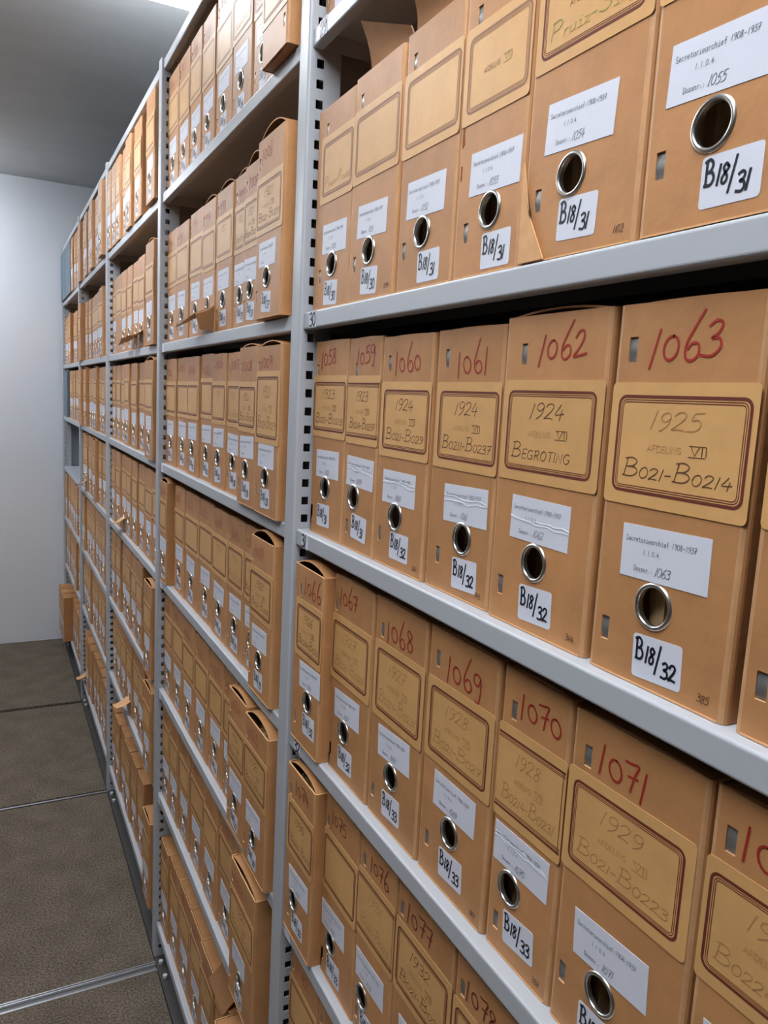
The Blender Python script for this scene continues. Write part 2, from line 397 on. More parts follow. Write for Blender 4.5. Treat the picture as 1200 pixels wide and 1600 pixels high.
def label_mesh(u, v, rot, num=None, crease=0, full=True):
    """white file label; (u,v) is its top left corner"""
    mb = MB()
    sheet(mb, [(u, v-LH), (u+LW, v-LH), (u+LW, v), (u, v)], 0.0, 0.0004, 'white', rot=rot, c=(u, v))
    ca, sa = math.cos(rot), math.sin(rot)
    def at(x, y): return (u + x*ca - y*sa, v + x*sa + y*ca)
    d = -0.0006
    if full:
        text(mb, 'Secretariearchief 1908-1937', *at(.004, -.0125), .0040, .00042, d, 'type', rot=rot, mono=.62)
        text(mb, '1.1.0.4.', *at(.022, -.0215), .0036, .00042, d, 'type', rot=rot, mono=.62)
        text(mb, 'Dossnr.:', *at(.014, -.0345), .0038, .00042, d, 'type', rot=rot, mono=.62)
        if num: text(mb, num, *at(.0345, -.0355), .0068, .00055, d, 'type', slant=.25, rot=rot, jit=.04)
    else:
        for x0, x1, y in ((.006, .07, -.011), (.024, .042, -.020), (.014, .05, -.033)):
            a, b = at(x0, y), at(x1, y)
            text(mb, '-', a[0], a[1], .004, .0006, d, 'type', rot=rot, aspect=(x1-x0)/.004/.42)
    if crease:
        rnd = random.Random(crease)
        for k in range(2):
            y = -LH*rnd.uniform(.25, .6); pts = [at(LW*i/9, y + rnd.uniform(-.002, .002) - .004*k*i/9) for i in range(10)]
            rows = [[(-0.0004, -p[0], p[1]-.0009) for p in pts], [(-0.0009, -p[0], p[1]) for p in pts], [(-0.0004, -p[0], p[1]+.0009) for p in pts]]
            mb.grid(rows, 'white', smooth=True)
    return mb.mesh('file_label')
SW, SH = 0.047, 0.0335
def sticker_mesh(u, v, rot, code):
    """white shelfmark sticker with rounded corners; code like B18/31"""
    mb = MB()
    sheet(mb, rrect(u, u+SW, v-SH, v, .0028, 3), 0.0, 0.0003, 'white', rot=rot, c=(u, v))
    ca, sa = math.cos(rot), math.sin(rot)
    def at(x, y): return (u + x*ca - y*sa, v + x*sa + y*ca)
    d = -0.0005; a, b = code.split('/')
    text(mb, a[0], *at(.0030, -.0190), .0160, .0021, d, 'black', rot=rot, aspect=.78)
    text(mb, a[1:], *at(.0125, -.0200), .0122, .0020, d, 'black', rot=rot, slant=.08, aspect=.85)
    text(mb, '/', *at(.0225, -.0215), .0160, .0019, d, 'black', rot=rot, aspect=.75)
    text(mb, b, *at(.0285, -.0275), .0120, .0020, d, 'black', rot=rot, slant=.08, aspect=.95, jit=.03)
    return mb.mesh('shelfmark_sticker')
def number_mesh(s, u, v, hgt, rot=0.0, key='red', slant=.12, w=.0024):
    mb = MB(); text(mb, s, u, v, hgt*.88, w, -0.0004, key, slant=slant, rot=rot, aspect=1.2, jit=.05, gl=GLR)
    return mb.mesh('handwritten_number')
def small_mark(s, u, v):
    mb = MB(); text(mb, s, u, v, .0058, .0006, -0.0004, 'pencil', slant=.15, jit=.05)
    return mb.mesh('pencil_mark')
def flap_mesh(pts, th=0.002, key='card', back='raw', n=6, curl=0.0):
    """bent board flap from four corners (hinge a, hinge b, free b, free a) given as (d,u,v)"""
    mb = MB(); a, b, c, d = [Vector((p[0], -p[1], p[2])) for p in pts]
    nrm = (b-a).cross(d-a).normalized()
    rows0, rows1 = [], []
    for i in range(n+1):
        t = i/n; s = nrm*curl*math.sin(PI*t)
        p, q = a.lerp(d, t) + s, b.lerp(c, t) + s
        rows0.append([tuple(p), tuple(p.lerp(q, .5) + nrm*curl*.3), tuple(q)])
        rows1.append([tuple(Vector(x) + nrm*th) for x in rows0[-1]])
    mb.grid(rows0, key); mb.grid([r[::-1] for r in rows1], back)
    rim0 = [r[0] for r in rows0] + [rows0[-1][1]] + [r[2] for r in rows0[::-1]]
    rim1 = [r[0] for r in rows1] + [rows1[-1][1]] + [r[2] for r in rows1[::-1]]
    mb.grid([rim1, rim0], 'raw', smooth=False)
    return mb.mesh('flap')

CACHE = {}
def cached(key, fn):
    if key not in CACHE: CACHE[key] = fn()
    return CACHE[key]
BOXGROUP = 'archive boxes on the grey steel shelving'
def make_box(label, shelf, X, Yl, Yr, h, p):
    """one box; p holds its layout in metres from the left edge of its face"""
    w = Yl - Yr; c = w/2
    o = thing('archive_box', label, 'archive box', (X, (Yl+Yr)/2, Z[shelf] + p.get('dz', 0.0005)), BOXGROUP)
    key = p.get('key', 'card')
    ring = (p['ring'][0]-c, p['ring'][1]) if p.get('ring') else None
    slots = [(s[0]-c, s[1]) for s in p.get('slots', ())]
    sh = p.get('share')                               # share key: meshes reused between look-alikes
    def get(kind, fn): return cached((kind, sh), fn) if sh else fn()
    put('body', get('body', lambda: body_mesh(w, h, ring, slots, key)), o)
    put('lid', cached(('lid', round(w, 4), round(h, 4), p.get('bow', .001), key), lambda: lid_mesh(w, h, p.get('bow', .001), key)), o)
    if p.get('papers', True): put('paper_stack', cached(('pap', round(w, 3), round(h, 3)), lambda: papers_mesh(w, h)), o)
    if ring: put('finger_ring', get('ring', lambda: ring_mesh(*ring)), o)
    if p.get('clips', True):
        for s in slots: put('clip', cached(('clip', s), lambda: clip_mesh(*s)), o)
    if p.get('plate'):
        f = p['plate']; fr = (f[0]-c, f[1]-c, f[2], f[3])
        put('title_plate', get('plate', lambda: plate_mesh(w, fr, p.get('writing', lambda fr: ())(fr), p.get('frame', 'full'), p.get('ink', 'maroon'))), o)
    if p.get('label'):
        u, v, r = p['label']
        put('file_label', get('label', lambda: label_mesh(u-c, v, r, p.get('file'), p.get('crease', 0), p.get('fulltext', True))), o)
    if p.get('sticker'):
        u, v, r = p['sticker']
        put('shelfmark_sticker', get('stick' + p['code'], lambda: sticker_mesh(u-c, v, r, p['code'])), o)
    if p.get('number'):
        s, u, v, hh, r, k = p['number']
        put('handwritten_number', number_mesh(s, u-c, v, hh, r, k, slant=p.get('nslant', -.10), w=p.get('nw', .0020)), o)
    if p.get('mark'): put('pencil_mark', small_mark(p['mark'], w - c - .024, .009), o)
    return o
# writing on the title plates, laid out inside the frame fr
def plate_text(year, dept, code, k1='pencil', k2='pencil', caps=True, kd='faint'):
    def f(fr):
        u0, u1, v0, v1 = fr; W_ = u1-u0; H_ = v1-v0; out = []
        d = -0.0009
        def wid(t, hh): return sum(GL.get(ch, GL[' '])[0] for ch in t)*hh
        if year: out.append((year, u0+W_*.27, v0+H_*.66, H_*.18, .0009, d, k1, .15, 0, W_*.40/wid(year, H_*.18), None, .03))
        if dept:
            out.append(('AFDELING', u0+W_*.28, v0+H_*.44, H_*.065, .00055, d, kd, 0, 0, W_*.27/wid('AFDELING', H_*.065), None, 0))
            out.append((dept, u0+W_*.61, v0+H_*.44, H_*.085, .0008, d, k2, 0, 0, W_*.13/wid(dept, H_*.085), None, 0))
            for q in (.425, .44+.09):
                ln = W_*.15; asp = ln/.003/.4
                out.append(('-', u0+W_*.60 - .1*asp*.003, v0+H_*q-.0012, .003, .0006, d, k2, 0, 0, asp, None, 0))
        if code:
            hb, hs = H_*.19, H_*.115; parts = code.split('-')
            nat = sum(wid(t[0], hb) + wid(t[1:], hs) for t in parts) + wid('-', hs)*(len(parts)-1)
            a = W_*(.84 if len(parts) > 1 else .70)/nat; u = u0 + W_*.08
            for i, part in enumerate(parts):
                if i: out.append(('-', u, v0+H_*.17, hs, .0009, d, k2, 0, 0, a, None, 0)); u += wid('-', hs)*a
                out.append((part[0], u, v0+H_*.17, hb, .0009, d, k2, .12, 0, a, None, .02)); u += wid(part[0], hb)*a
                out.append((part[1:], u, v0+H_*.16, hs, .0008, d, k2, .12, 0, a, None, .02)); u += wid(part[1:], hs)*a
        return out
    return f

# ------------------------------------------------------------------ room
mb = MB(); 
for y0, y1 in ((NEAR_Y, 1.062), (1.102, 2.162), (2.202, 3.311), (3.343, 4.374), (4.41, WALL_Y)):
    mb.box((LEFT_X, y0, -0.05), (-0.008, y1, 0.0), 'carpet')
mb.box((-0.008, NEAR_Y, -0.05), (RIGHT_X, WALL_Y, -0.012), 'groove')
mb.box((LEFT_X, NEAR_Y, -0.08), (RIGHT_X, WALL_Y, -0.05), 'groove')
struct('floor', mb)
for i, (y0, y1, kind) in enumerate(((1.062, 1.102, 'a'), (2.162, 2.202, 'a'), (3.311, 3.343, 'b'), (4.374, 4.41, 'c'))):
    mb = MB(); m = (y0+y1)/2
    if kind == 'a':
        mb.box((LEFT_X, y0, -0.05), (0.0, y1, -0.008), 'clip')
        mb.box((LEFT_X, y0, -0.004), (0.0, y0+.005, 0.001), 'rail'); mb.box((LEFT_X, y1-.012, -0.004), (0.0, y1-.008, 0.001), 'rail'); mb.box((LEFT_X, y1-.004, -0.004), (0.0, y1, 0.001), 'rail')
    elif kind == 'b':
        mb.box((LEFT_X, y0, -0.05), (0.0, y1, -0.02), 'groove'); mb.box((LEFT_X, m-.005, -0.02), (0.0, m+.006, -0.001), 'rail')
    else:
        mb.box((LEFT_X, y0, -0.05), (0.0, y1, -0.012), 'groove')
    struct('trim_%d' % (i+1), mb)
mb = MB(); mb.box((LEFT_X-.1, WALL_Y, -0.08), (RIGHT_X+.1, WALL_Y+.1, CEIL+.1), 'wall'); struct('wall_end', mb)
mb = MB(); mb.box((LEFT_X-.1, NEAR_Y, -0.08), (LEFT_X, WALL_Y, CEIL+.1), 'wall2'); struct('wall_left', mb)
mb = MB(); mb.box((RIGHT_X, NEAR_Y, -0.08), (RIGHT_X+.1, WALL_Y, CEIL+.1), 'wall2'); struct('wall_right', mb)
mb = MB(); mb.box((LEFT_X-.1, NEAR_Y-.1, -0.08), (RIGHT_X+.1, NEAR_Y, CEIL+.1), 'wall2'); struct('wall_near', mb)
mb = MB(); mb.box((LEFT_X, NEAR_Y, CEIL), (RIGHT_X, WALL_Y, CEIL+.1), 'ceil'); struct('ceiling', mb)

# ceiling lights: a long flat fixture across the aisle
def ceiling_light(x, y, label, hx=0.55, strength='lamp', drop=0.060):
    o = thing('ceiling_light', label, 'ceiling light', (x, y, CEIL), 'ceiling lights across the aisle')
    mb = MB(); hy = 0.15
    mb.box((-hx, -hy, -0.02), (hx, hy, -0.0005), 'lampbody')
    for s in (-1, 1):
        mb.box((-hx, s*hy, -0.035), (hx, s*(hy-.014), -0.02), 'lampbody'); mb.box((s*hx, -hy+.014, -0.035), (s*(hx-.014), hy-.014, -0.02), 'lampbody')
    put('housing', mb.mesh('housing'), o)
    mb = MB(); mb.box((-hx+.0145, -hy+.0145, -drop), (hx-.0145, hy-.0145, -0.0202), strength); put('diffuser', mb.mesh('diffuser'), o)
ceiling_light(-0.52, LAMP_Y[0], 'long white ceiling light at the top edge above the shelving', .85, 'lamp1')
ceiling_light(-1.25, 5.05, 'ceiling light over the open floor left of the aisle, near the white wall', .5, 'lamp2', .10)
ceiling_light(-0.62, LAMP_Y[1], 'long white ceiling light nearest the camera, out over the aisle', .75)

# ------------------------------------------------------------------ shelving bays
def upright_mesh(z1, deep=0.045, back=False):
    """hollow upright; far edge at y=0, near edge at y=-PW, slotted on both sides"""
    mb = MB(); r = 0.004; x0, x1 = -0.006, deep; z0 = 0.0
    a, b = 0.007, 0.0185; pitch = 0.0279; sh = 0.0125
    mb.grid([[(x0 + r*(1-math.sin(t)), -r + r*math.cos(t), z) for t in [PI/2*i/4 for i in range(5)][:]] for z in (z0, z1)], 'steel')
    mb.face([(x0, -r, z0), (x0, -r, z1), (x0, -PW+r, z1), (x0, -PW+r, z0)], 'steel')
    mb.grid([[(x0 + r*(1-math.sin(t)), -PW + r - r*math.cos(t), z) for t in [PI/2*i/4 for i in range(5)]] for z in (z1, z0)], 'steel')
    for y, s in ((-PW, 1), (0.0, -1)):
        def q(xa, za, xb, zb, key='steel', yy=y):
            p = [(xa, yy, za), (xb, yy, za), (xb, yy, zb), (xa, yy, zb)]
            mb.face(p if s > 0 else p[::-1], key)
        q(x0+r, z0, a, z1); q(b, z0, x1, z1)
        z = z0
        k = 0.03
        while k + sh < z1 - 0.01:
            q(a, z, b, k); 
            yi = y + s*0.002
            for (xa, za, xb, zb) in ((a, k, a, k+sh), (b, k, b, k+sh), (a, k, b, k), (a, k+sh, b, k+sh)):
                mb.face([(xa, y, za), (xb, y, zb), (xb, yi, zb), (xa, yi, za)], 'steel')
            z = k + sh; k += pitch
        q(a, z, b, z1)
    mb.face([(x1, 0, z0), (x1, -PW, z0), (x1, -PW, z1), (x1, 0, z1)], 'groove')
    mb.face([(x0, -r, z1), (x0+r, 0, z1), (x1, 0, z1), (x1, -PW, z1), (x0+r, -PW, z1), (x0, -PW+r, z1)], 'steel')
    mb.face([(0.022, -0.0025, z0), (0.022, -PW+.0025, z0), (0.022, -PW+.0025, z1), (0.022, -.0025, z1)], 'groove')
    return mb.mesh('upright')
UP = upright_mesh(Z[28] + 0.004)
def shelf_mesh(L):
    """steel shelf from y=0 to y=-L, rounded front lip, top at z=0"""
    mb = MB(); r = 0.003
    prof = [(0.014, -LIP), (r, -LIP)]
    prof += [(r - r*math.sin(PI/2*i/4), -LIP + r - r*math.cos(PI/2*i/4)) for i in range(1, 5)]
    prof += [(r - r*math.cos(PI/2*i/4), -r + r*math.sin(PI/2*i/4)) for i in range(0, 5)]
    prof += [(DEPTH, 0)]
    mb.grid([[(x, -L, z) for x, z in prof], [(x, 0, z) for x, z in prof]], 'steel', smooth=False)
    inn = [(0.014, -LIP+.0012), (0.0012, -LIP+.0012), (0.0012, -.0012), (DEPTH, -.0012)]
    mb.grid([[(x, 0, z) for x, z in inn], [(x, -L, z) for x, z in inn]], 'steel', smooth=False)
    for y in (0.0, -L):      # folded end
        mb.box((0.002, y, -LIP), (DEPTH, y + (-.0012 if y == 0 else .0012), -.0012), 'steel')
    mb.box((0.014, -.0013, -LIP+.0001), (0.015, -L+.0013, -LIP+.009), 'steel')
    for k in range(1, 3):    # stiffening channel under the shelf
        mb.box((DEPTH*k/3, -.002, -.016), (DEPTH*k/3+.03, -L+.002, -.0013), 'steel_in')
    return mb.mesh('shelf')
SHELF_L = 1.1 - PW - 0.003
SHELF = shelf_mesh(SHELF_L)
def number_tag(n):
    mb = MB(); mb2 = []
    sheet(mb, [(0, -.0235), (.0275, -.0235), (.0275, 0), (0, 0)], 0.0, 0.0003, 'white')
    if n: text(mb, n, .0020, -.0215, .0190, .0032, -.0006, 'black', aspect=1.02)
    return mb.mesh('number_tag')
TAGBLANK = number_tag(None)
BAYN = {1: 'nearest', 2: 'second', 3: 'third', 4: 'fourth', 5: 'farthest'}
BAYLAB = {1: 'grey steel shelving bay nearest the camera, with shelf numbers 29 to 32',
          2: 'second grey steel shelving bay back, left of the shelf numbers',
          3: 'third grey steel shelving bay from the camera, narrow in the middle left',
          4: 'fourth grey steel shelving bay from the camera, second from the white wall',
          5: 'farthest grey steel shelving bay, against the white wall, with one empty shelf'}
for bay in range(1, 6):
    p = POST[bay-1]
    o = thing('shelving_bay', BAYLAB[bay], 'shelving', (0, p, 0), 'shelving bays in one long row')
    put('upright', UP, o)
    if bay == 1: put('upright', UP, o, (0, -1.1, 0))
    mb = MB(); mb.box((DEPTH-.035, 0, 0), (DEPTH, -.03, Z[28]), 'steel'); put('rear_upright', mb.mesh('rear_upright'), o)
    mb = MB(); mb.box((DEPTH+.001, 0, .03), (DEPTH+.004, -1.1 + .001, Z[28]-.002), 'steel_in'); put('back_panel', mb.mesh('back_panel'), o)
    mb = MB(); mb.box((.0455, -.019, .03), (DEPTH-.036, -.021, Z[28]-.03), 'steel_in'); put('end_panel', mb.mesh('end_panel'), o)
    for n in range(28, 36):
        s = put('shelf', SHELF, o, (0, -PW-.0015, Z[n]))
        if n == 28 or n == 35: continue
        if bay == 1 and n < 33:
            put('number_tag', number_tag(str(n)), s, (-.0002, -.024, -.001))['label'] = 'white sticker with black shelf number %d' % n
        elif bay <= 2:
            put('number_tag', TAGBLANK, s, (-.0002, -.010, -.001))
    mb = MB(); mb.box((.03, 0, .0), (.05, -1.1+.001, Z[35]-LIP-.001), 'dark'); mb.box((-.006, 0, -.0115), (.03, -1.1+.001, .004), 'dark'); mb.box((DEPTH-.02, 0, 0), (DEPTH, -1.1+.001, Z[35]-LIP-.001), 'dark')
    pl = put('plinth', mb.mesh('plinth'), o)
    for yy in (-.02, -.075, -.14):
        mb = MB(); rr = .007
        top = [(.008 + rr*math.cos(PI/3*i), yy + rr*math.sin(PI/3*i), .013) for i in range(6)]
        mb.face(top, 'bolt'); mb.grid([[(x, y, .004) for x, y, z in top], top], 'bolt', smooth=False, closed=True)
        put('bolt', mb.mesh('bolt'), pl)

# ------------------------------------------------------------------ nearest bay, measured box by box
# shelf, X, left Y, right Y, h, frame(Yl,Yr,v0,v1), label(Y,v,rot), ring(Y,v), sticker(Y,v,rot), slot1(Y,v), slot2(Y,v)
R = lambda dv, du: math.atan2(dv, du)
NEAR = {
 '1050': (30,.006,1.1000,.9690,.277,(1.074,.966,.156,.228),(1.066,.117,-.03),(1.031,.060),(1.055,.039,-.05),(1.063,.245),(1.074,.047)),
 '1051': (30,.004,.9675,.8350,.279,(.957,.839,.157,.229),(.942,.119,-.04),(.907,.060),(.926,.041,-.05),(.945,.247),(.949,.048)),
 '1052': (30,.004,.8290,.7040,.280,(.820,.705,.156,.229),(.808,.119,-.03),(.771,.060),(.777,.039,.0),(.807,.247),(.812,.045)),
 '1053': (30,.004,.7030,.5890,.280,(.692,.591,.157,.228),(.677,.118,-.03),(.640,.059),(.650,.038,.0),(.678,.245),(.681,.044)),
 '1054': (30,.003,.5860,.4440,.284,(.574,.454,.166,.240),(.558,.128,-.05),(.523,.065),(.535,.047,-.03),(.569,.254),(.565,.052)),
 '1055': (30,.002,.4415,.3040,.284,(.432,.314,.166,.240),(.423,.126,-.04),(.382,.064),(.387,.044,.0),(.425,.254),(.425,.048)),
 '1058': (31,.016,1.1050,.9800,.288,(1.101,.981,.157,.229),(1.083,.128,.02),(1.047,.073),(1.074,.047,.03),(1.090,.245),(1.096,.032)),
 '1059': (31,.016,.9780,.8780,.287,(.974,.873,.155,.228),(.969,.129,-.02),(.945,.073),(.947,.051,-.06),(.953,.245),(.963,.030)),
 '1060': (31,.016,.8765,.7480,.284,(.865,.752,.147,.220),(.857,.121,.0),(.821,.065),(.831,.046,.0),(.855,.252),(.861,.038)),
 '1061': (31,.018,.7460,.6170,.285,(.732,.608,.146,.220),(.712,.120,.03),(.672,.065),(.688,.043,.05),(.723,.255),(.719,.039)),
 '1062': (31,.015,.6140,.4710,.289,(.601,.481,.148,.222),(.584,.125,-.01),(.546,.066),(.564,.043,.04),(.583,.255),(.594,.035)),
 '1063': (31,.013,.4635,.3290,.288,(.454,.334,.146,.220),(.437,.122,.02),(.400,.064),(.416,.040,.05),(.445,.254),(.447,.035)),
 '1064': (31,.013,.3220,.1900,.288,(.312,.200,.147,.220),(.303,.125,.0),(.262,.066),(.274,.044,.0),(.308,.250),(.305,.037)),
 '1066': (32,-.003,1.1080,.9900,.283,(1.090,.981,.150,.222),(1.074,.134,.05),(1.038,.078),(1.054,.057,.05),(1.080,.245),(1.087,.036)),
 '1067': (32,.013,.9880,.8570,.291,(.984,.868,.148,.225),(.971,.125,.05),(.936,.070),(.952,.047,.04),(.978,.248),(.981,.028)),
 '1068': (32,.014,.8550,.7210,.293,(.843,.729,.146,.228),(.831,.128,.06),(.792,.072),(.813,.047,.07),(.833,.252),(.839,.033)),
 '1069': (32,.015,.7190,.5820,.294,(.708,.593,.150,.227),(.690,.132,.0),(.654,.073),(.672,.049,.06),(.698,.259),(.699,.043)),
 '1070': (32,.017,.5800,.4780,.293,(.580,.474,.149,.227),(.574,.134,.0),(.546,.075),(.552,.051,.08),(.559,.253),(.563,.031)),
 '1071': (32,.015,.4750,.3330,.291,(.467,.347,.157,.231),(.452,.119,.05),(.416,.063),(.438,.042,.03),(.454,.255),(.461,.050)),
 '1072': (32,.015,.3310,.2000,.293,(.326,.214,.158,.232),(.318,.122,.05),(.280,.066),(.298,.044,.03),(.314,.259),(.318,.050)),
 '1074': (33,-.004,1.1080,.9880,.286,(1.094,.982,.150,.224),(1.086,.118,.06),(1.064,.066),(1.068,.049,.06),(1.090,.246),(1.085,.036)),
 '1075': (33,.013,.9860,.8660,.292,(.998,.872,.150,.228),(.985,.119,.06),(.949,.065),(.960,.043,.06),(.975,.250),(.978,.030)),
 '1076': (33,.013,.8640,.7560,.292,(.862,.759,.158,.238),(.860,.126,.03),(.838,.063),(.842,.045,.05),(.848,.262),(.852,.030)),
 '1077': (33,.013,.7540,.6220,.292,(.748,.630,.158,.236),(.734,.123,.03),(.690,.066),(.712,.045,.03),(.741,.261),(.740,.036)),
 '1078': (33,.013,.6200,.4900,.292,(.614,.500,.156,.232),(.600,.122,.02),(.560,.066),(.575,.045,.03),(.604,.258),(.608,.036)),
}
SHM = {'1050': 'B18/30', '1051': 'B18/30', '1052': 'B18/31', '1053': 'B18/31', '1054': 'B18/31', '1055': 'B18/31', '1058': 'B18/31', '1059': 'B18/31',
       '1060': 'B18/32', '1061': 'B18/32', '1062': 'B18/32', '1063': 'B18/32', '1064': 'B18/32', '1066': 'B18/32', '1067': 'B18/32'}
PT = {'1050': (None, None, 'Pruyn-Pruiz', 'faint', 'faint'), '1051': (None, None, None), '1052': (None, None, None), '1053': (None, 'VII', None, 'faint', 'green', True, 'pencil'),
 '1054': (None, 'VII', 'Pruiz-Sizy', 'green', 'green', True, 'pencil'), '1055': (None, 'VII', None, 'pencil', 'pencil', True, 'pencil'),
 '1058': ('1923', 'VII', 'B021-B0213'), '1059': ('1923', 'VII', 'B0214-B0237'), '1060': ('1924', 'VII', 'B021-B029', 'pencil', 'pencil'), '1061': ('1924', 'VII', 'B0211-B0237'),
 '1062': ('1924', 'VII', 'BEGROTING'), '1063': ('1925', 'VII', 'B021-B0214', 'faint', 'pencil'), '1064': ('1925', 'VII', 'B0215-B023'), '1066': ('1926', 'VII', 'B0214-B023'),
 '1067': ('1927', 'VII', 'B021-B028', 'faint', 'faint'), '1068': ('1927', 'VII', 'B0214-B0231', 'faint', 'faint'), '1069': ('1928', 'VII', 'B021-B027', 'faint', 'faint'),
 '1070': ('1928', 'VII', 'B0214-B0231', 'faint', 'faint'), '1071': ('1929', 'VII', 'B021-B0223', 'faint', 'faint'), '1072': ('1929', 'VII', 'B0224-B023', 'faint', 'faint'),
 '1074': ('1930', None, 'B0214-B023', 'pencil', 'pencil'), '1075': (None, None, None), '1076': ('1931', None, 'B021-B025', 'faint', 'faint'), '1077': ('1932', 'VII', 'B021-B028'), '1078': ('1932', 'VII', 'B029-B023')}
NUMS = {  # start Y, v, height, slope, colour
 '1058': (1.078,.250,.024,.12,'red'), '1059': (.952,.250,.024,.14,'red'), '1060': (.840,.240,.026,.05,'red'), '1061': (.701,.237,.027,.06,'red'), '1062': (.562,.247,.025,.07,'red'), '1063': (.428,.243,.026,.08,'red'),
 '1064': (.290,.245,.026,.05,'red'), '1066': (1.064,.243,.026,-.02,'red'), '1067': (.966,.253,.024,.0,'red'), '1068': (.820,.243,.028,.05,'red'), '1069': (.678,.243,.028,.0,'red'), '1070': (.549,.251,.025,.02,'red'),
 '1071': (.441,.249,.026,-.05,'red'), '1072': (.305,.252,.026,.0,'red'), '1074': (1.068,.250,.024,.05,'reddark'), '1075': (.960,.255,.022,.0,'reddark'), '1076': (.830,.258,.022,.0,'reddark'), '1077': (.728,.255,.026,.0,'reddark'), '1078': (.597,.253,.024,.0,'reddark')}
NLAB = {
 '1050': 'brown archive box at the left end of shelf 30, first beside the slotted post',
 '1051': 'brown archive box second from left on shelf 30, with a flap standing up behind',
 '1052': 'glossy brown archive box third from left on shelf 30, sticker B18/31',
 '1053': 'brown archive box fourth from left on shelf 30, scuffed on its left edge',
 '1054': 'brown archive box fifth on shelf 30, with a torn pale lower left corner',
 '1055': 'brown archive box at the top right, with file label 1055',
 '1064': 'brown archive box cut off by the right edge, right of the box numbered 1063',
 '1072': 'brown archive box cut off by the right edge, right of the box numbered 1071',
 '1076': 'brown archive box just left of the faint red number 1077, lower right'}
MARK = {'1060': '342', '1061': '343', '1062': '344', '1063': '385', '1070': '388', '1069': '387', '1054': '1102', '1055': '1103', '1051': '1099'}
def word_year(n): return PT[n][0]
boxes = {}
for n, (sh, X, yl, yr, h, fr, lb, rg, st, s1, s2) in NEAR.items():
    if n in ('1053',): frame = 'full'
    fl = PT[n]
    lab = NLAB.get(n) or 'brown archive box with the red number %s at its top%s' % (n, (' and a plate dated %s' % word_year(n)) if word_year(n) and n not in ('1067', '1068', '1069', '1071') else '')
    p = dict(plate=(max(yl-fr[0], .0035), min(yl-fr[1], yl-yr-.0035), fr[2], fr[3]), label=(yl-lb[0], lb[1], lb[2]), ring=(yl-rg[0], rg[1]), sticker=(yl-st[0], st[1], st[2]),
             slots=[(yl-s1[0], s1[1]), (yl-s2[0], s2[1])], code=SHM.get(n, 'B18/33'), file=n, writing=plate_text(*fl),
             ink='fadeprint' if n in ('1050', '1051', '1052', '1053') else 'maroon', frame='open' if n in ('1059', '1070', '1076') else 'full', crease={'1059': 3, '1060': 4, '1061': 5, '1062': 6, '1070': 7}.get(n, 0),
             bow={'1066': .012, '1074': .013, '1062': .006, '1054': .002}.get(n, .002), mark=MARK.get(n))
    if n in NUMS:
        y_, v_, hh, rr, kk = NUMS[n]; p['nslant'] = {'1062': .10, '1063': .12, '1058': .02, '1059': .02}.get(n, -.12); p['number'] = (n, yl-y_, v_, hh, rr, kk)
    boxes[n] = make_box(lab, sh, X, yl, yr, h, p)
# raised and torn board on individual boxes (u is measured from the middle of the face)
b = boxes['1051']
put('raised_flap', flap_mesh([(.012, -.040, .2795), (.012, .061, .2795), (.010, .062, .300), (.004, -.0655, .352)], curl=-.004, key='inner_and_shade', back='inner_and_shade'), b)  # shade under the shelf above is put into the flap's darker colour
b = boxes['1052']
put('raised_flap', flap_mesh([(.012, -.0605, .2805), (.012, .055, .2805), (.010, .058, .298), (.004, -.0615, .330)], curl=-.004, key='inner_and_shade', back='inner_and_shade'), b)  # darker tone paints the shade on this flap too
b = boxes['1054']
put('torn_corner', flap_mesh([(-.0012, -.0695, .001), (-.0012, -.034, .001), (-.0012, -.0585, .042), (-.0012, -.0705, .088)], th=.0012, key='raw', back='raw'), b)
b = boxes['1053']; mb = MB()
for v0, v1, wd in ((.128, .163, .0045), (.096, .112, .003)):
    sheet(mb, [(-.0505, v0), (-.0505+wd, v0+.003), (-.0505+wd*.7, (v0+v1)/2), (-.0505+wd, v1-.002), (-.0505, v1)], 0.0, 0.0003, 'scuff')
put('scuff', mb.mesh('scuff'), b)
# two boxes half seen at the bottom and top of this bay
def plain(n_lab, sh, X, yl, yr, h, **k):
    w = yl-yr
    p = dict(plate=(.006, w-.007, .150, .224), label=(w*.16, .124, .0), ring=(w*.47, .066), sticker=(w*.3, .045, .0), slots=[(.014, .252), (.012, .038)], code='B18/34', bow=.002, writing=lambda fr: ())
    p.update(k); return make_box(n_lab, sh, X, yl, yr, h, p)
plain('brown archive box on the lowest visible shelf of the nearest bay, beside the post', 34, .013, 1.108, .985, .288, number=('1082', .03, .25, .022, 0, 'redfaint'))
plain('brown archive box at the bottom edge, below the box with faint number 1075', 34, .013, .983, .860, .288, number=('1083', .03, .25, .022, 0, 'redfaint'))
plain('brown archive box in the top row of the nearest bay, above shelf number 29', 29, .013, 1.108, .990, .288, code='B18/29')
plain('brown archive box at the top edge, second on shelf 29', 29, .013, .988, .862, .288, code='B18/29')

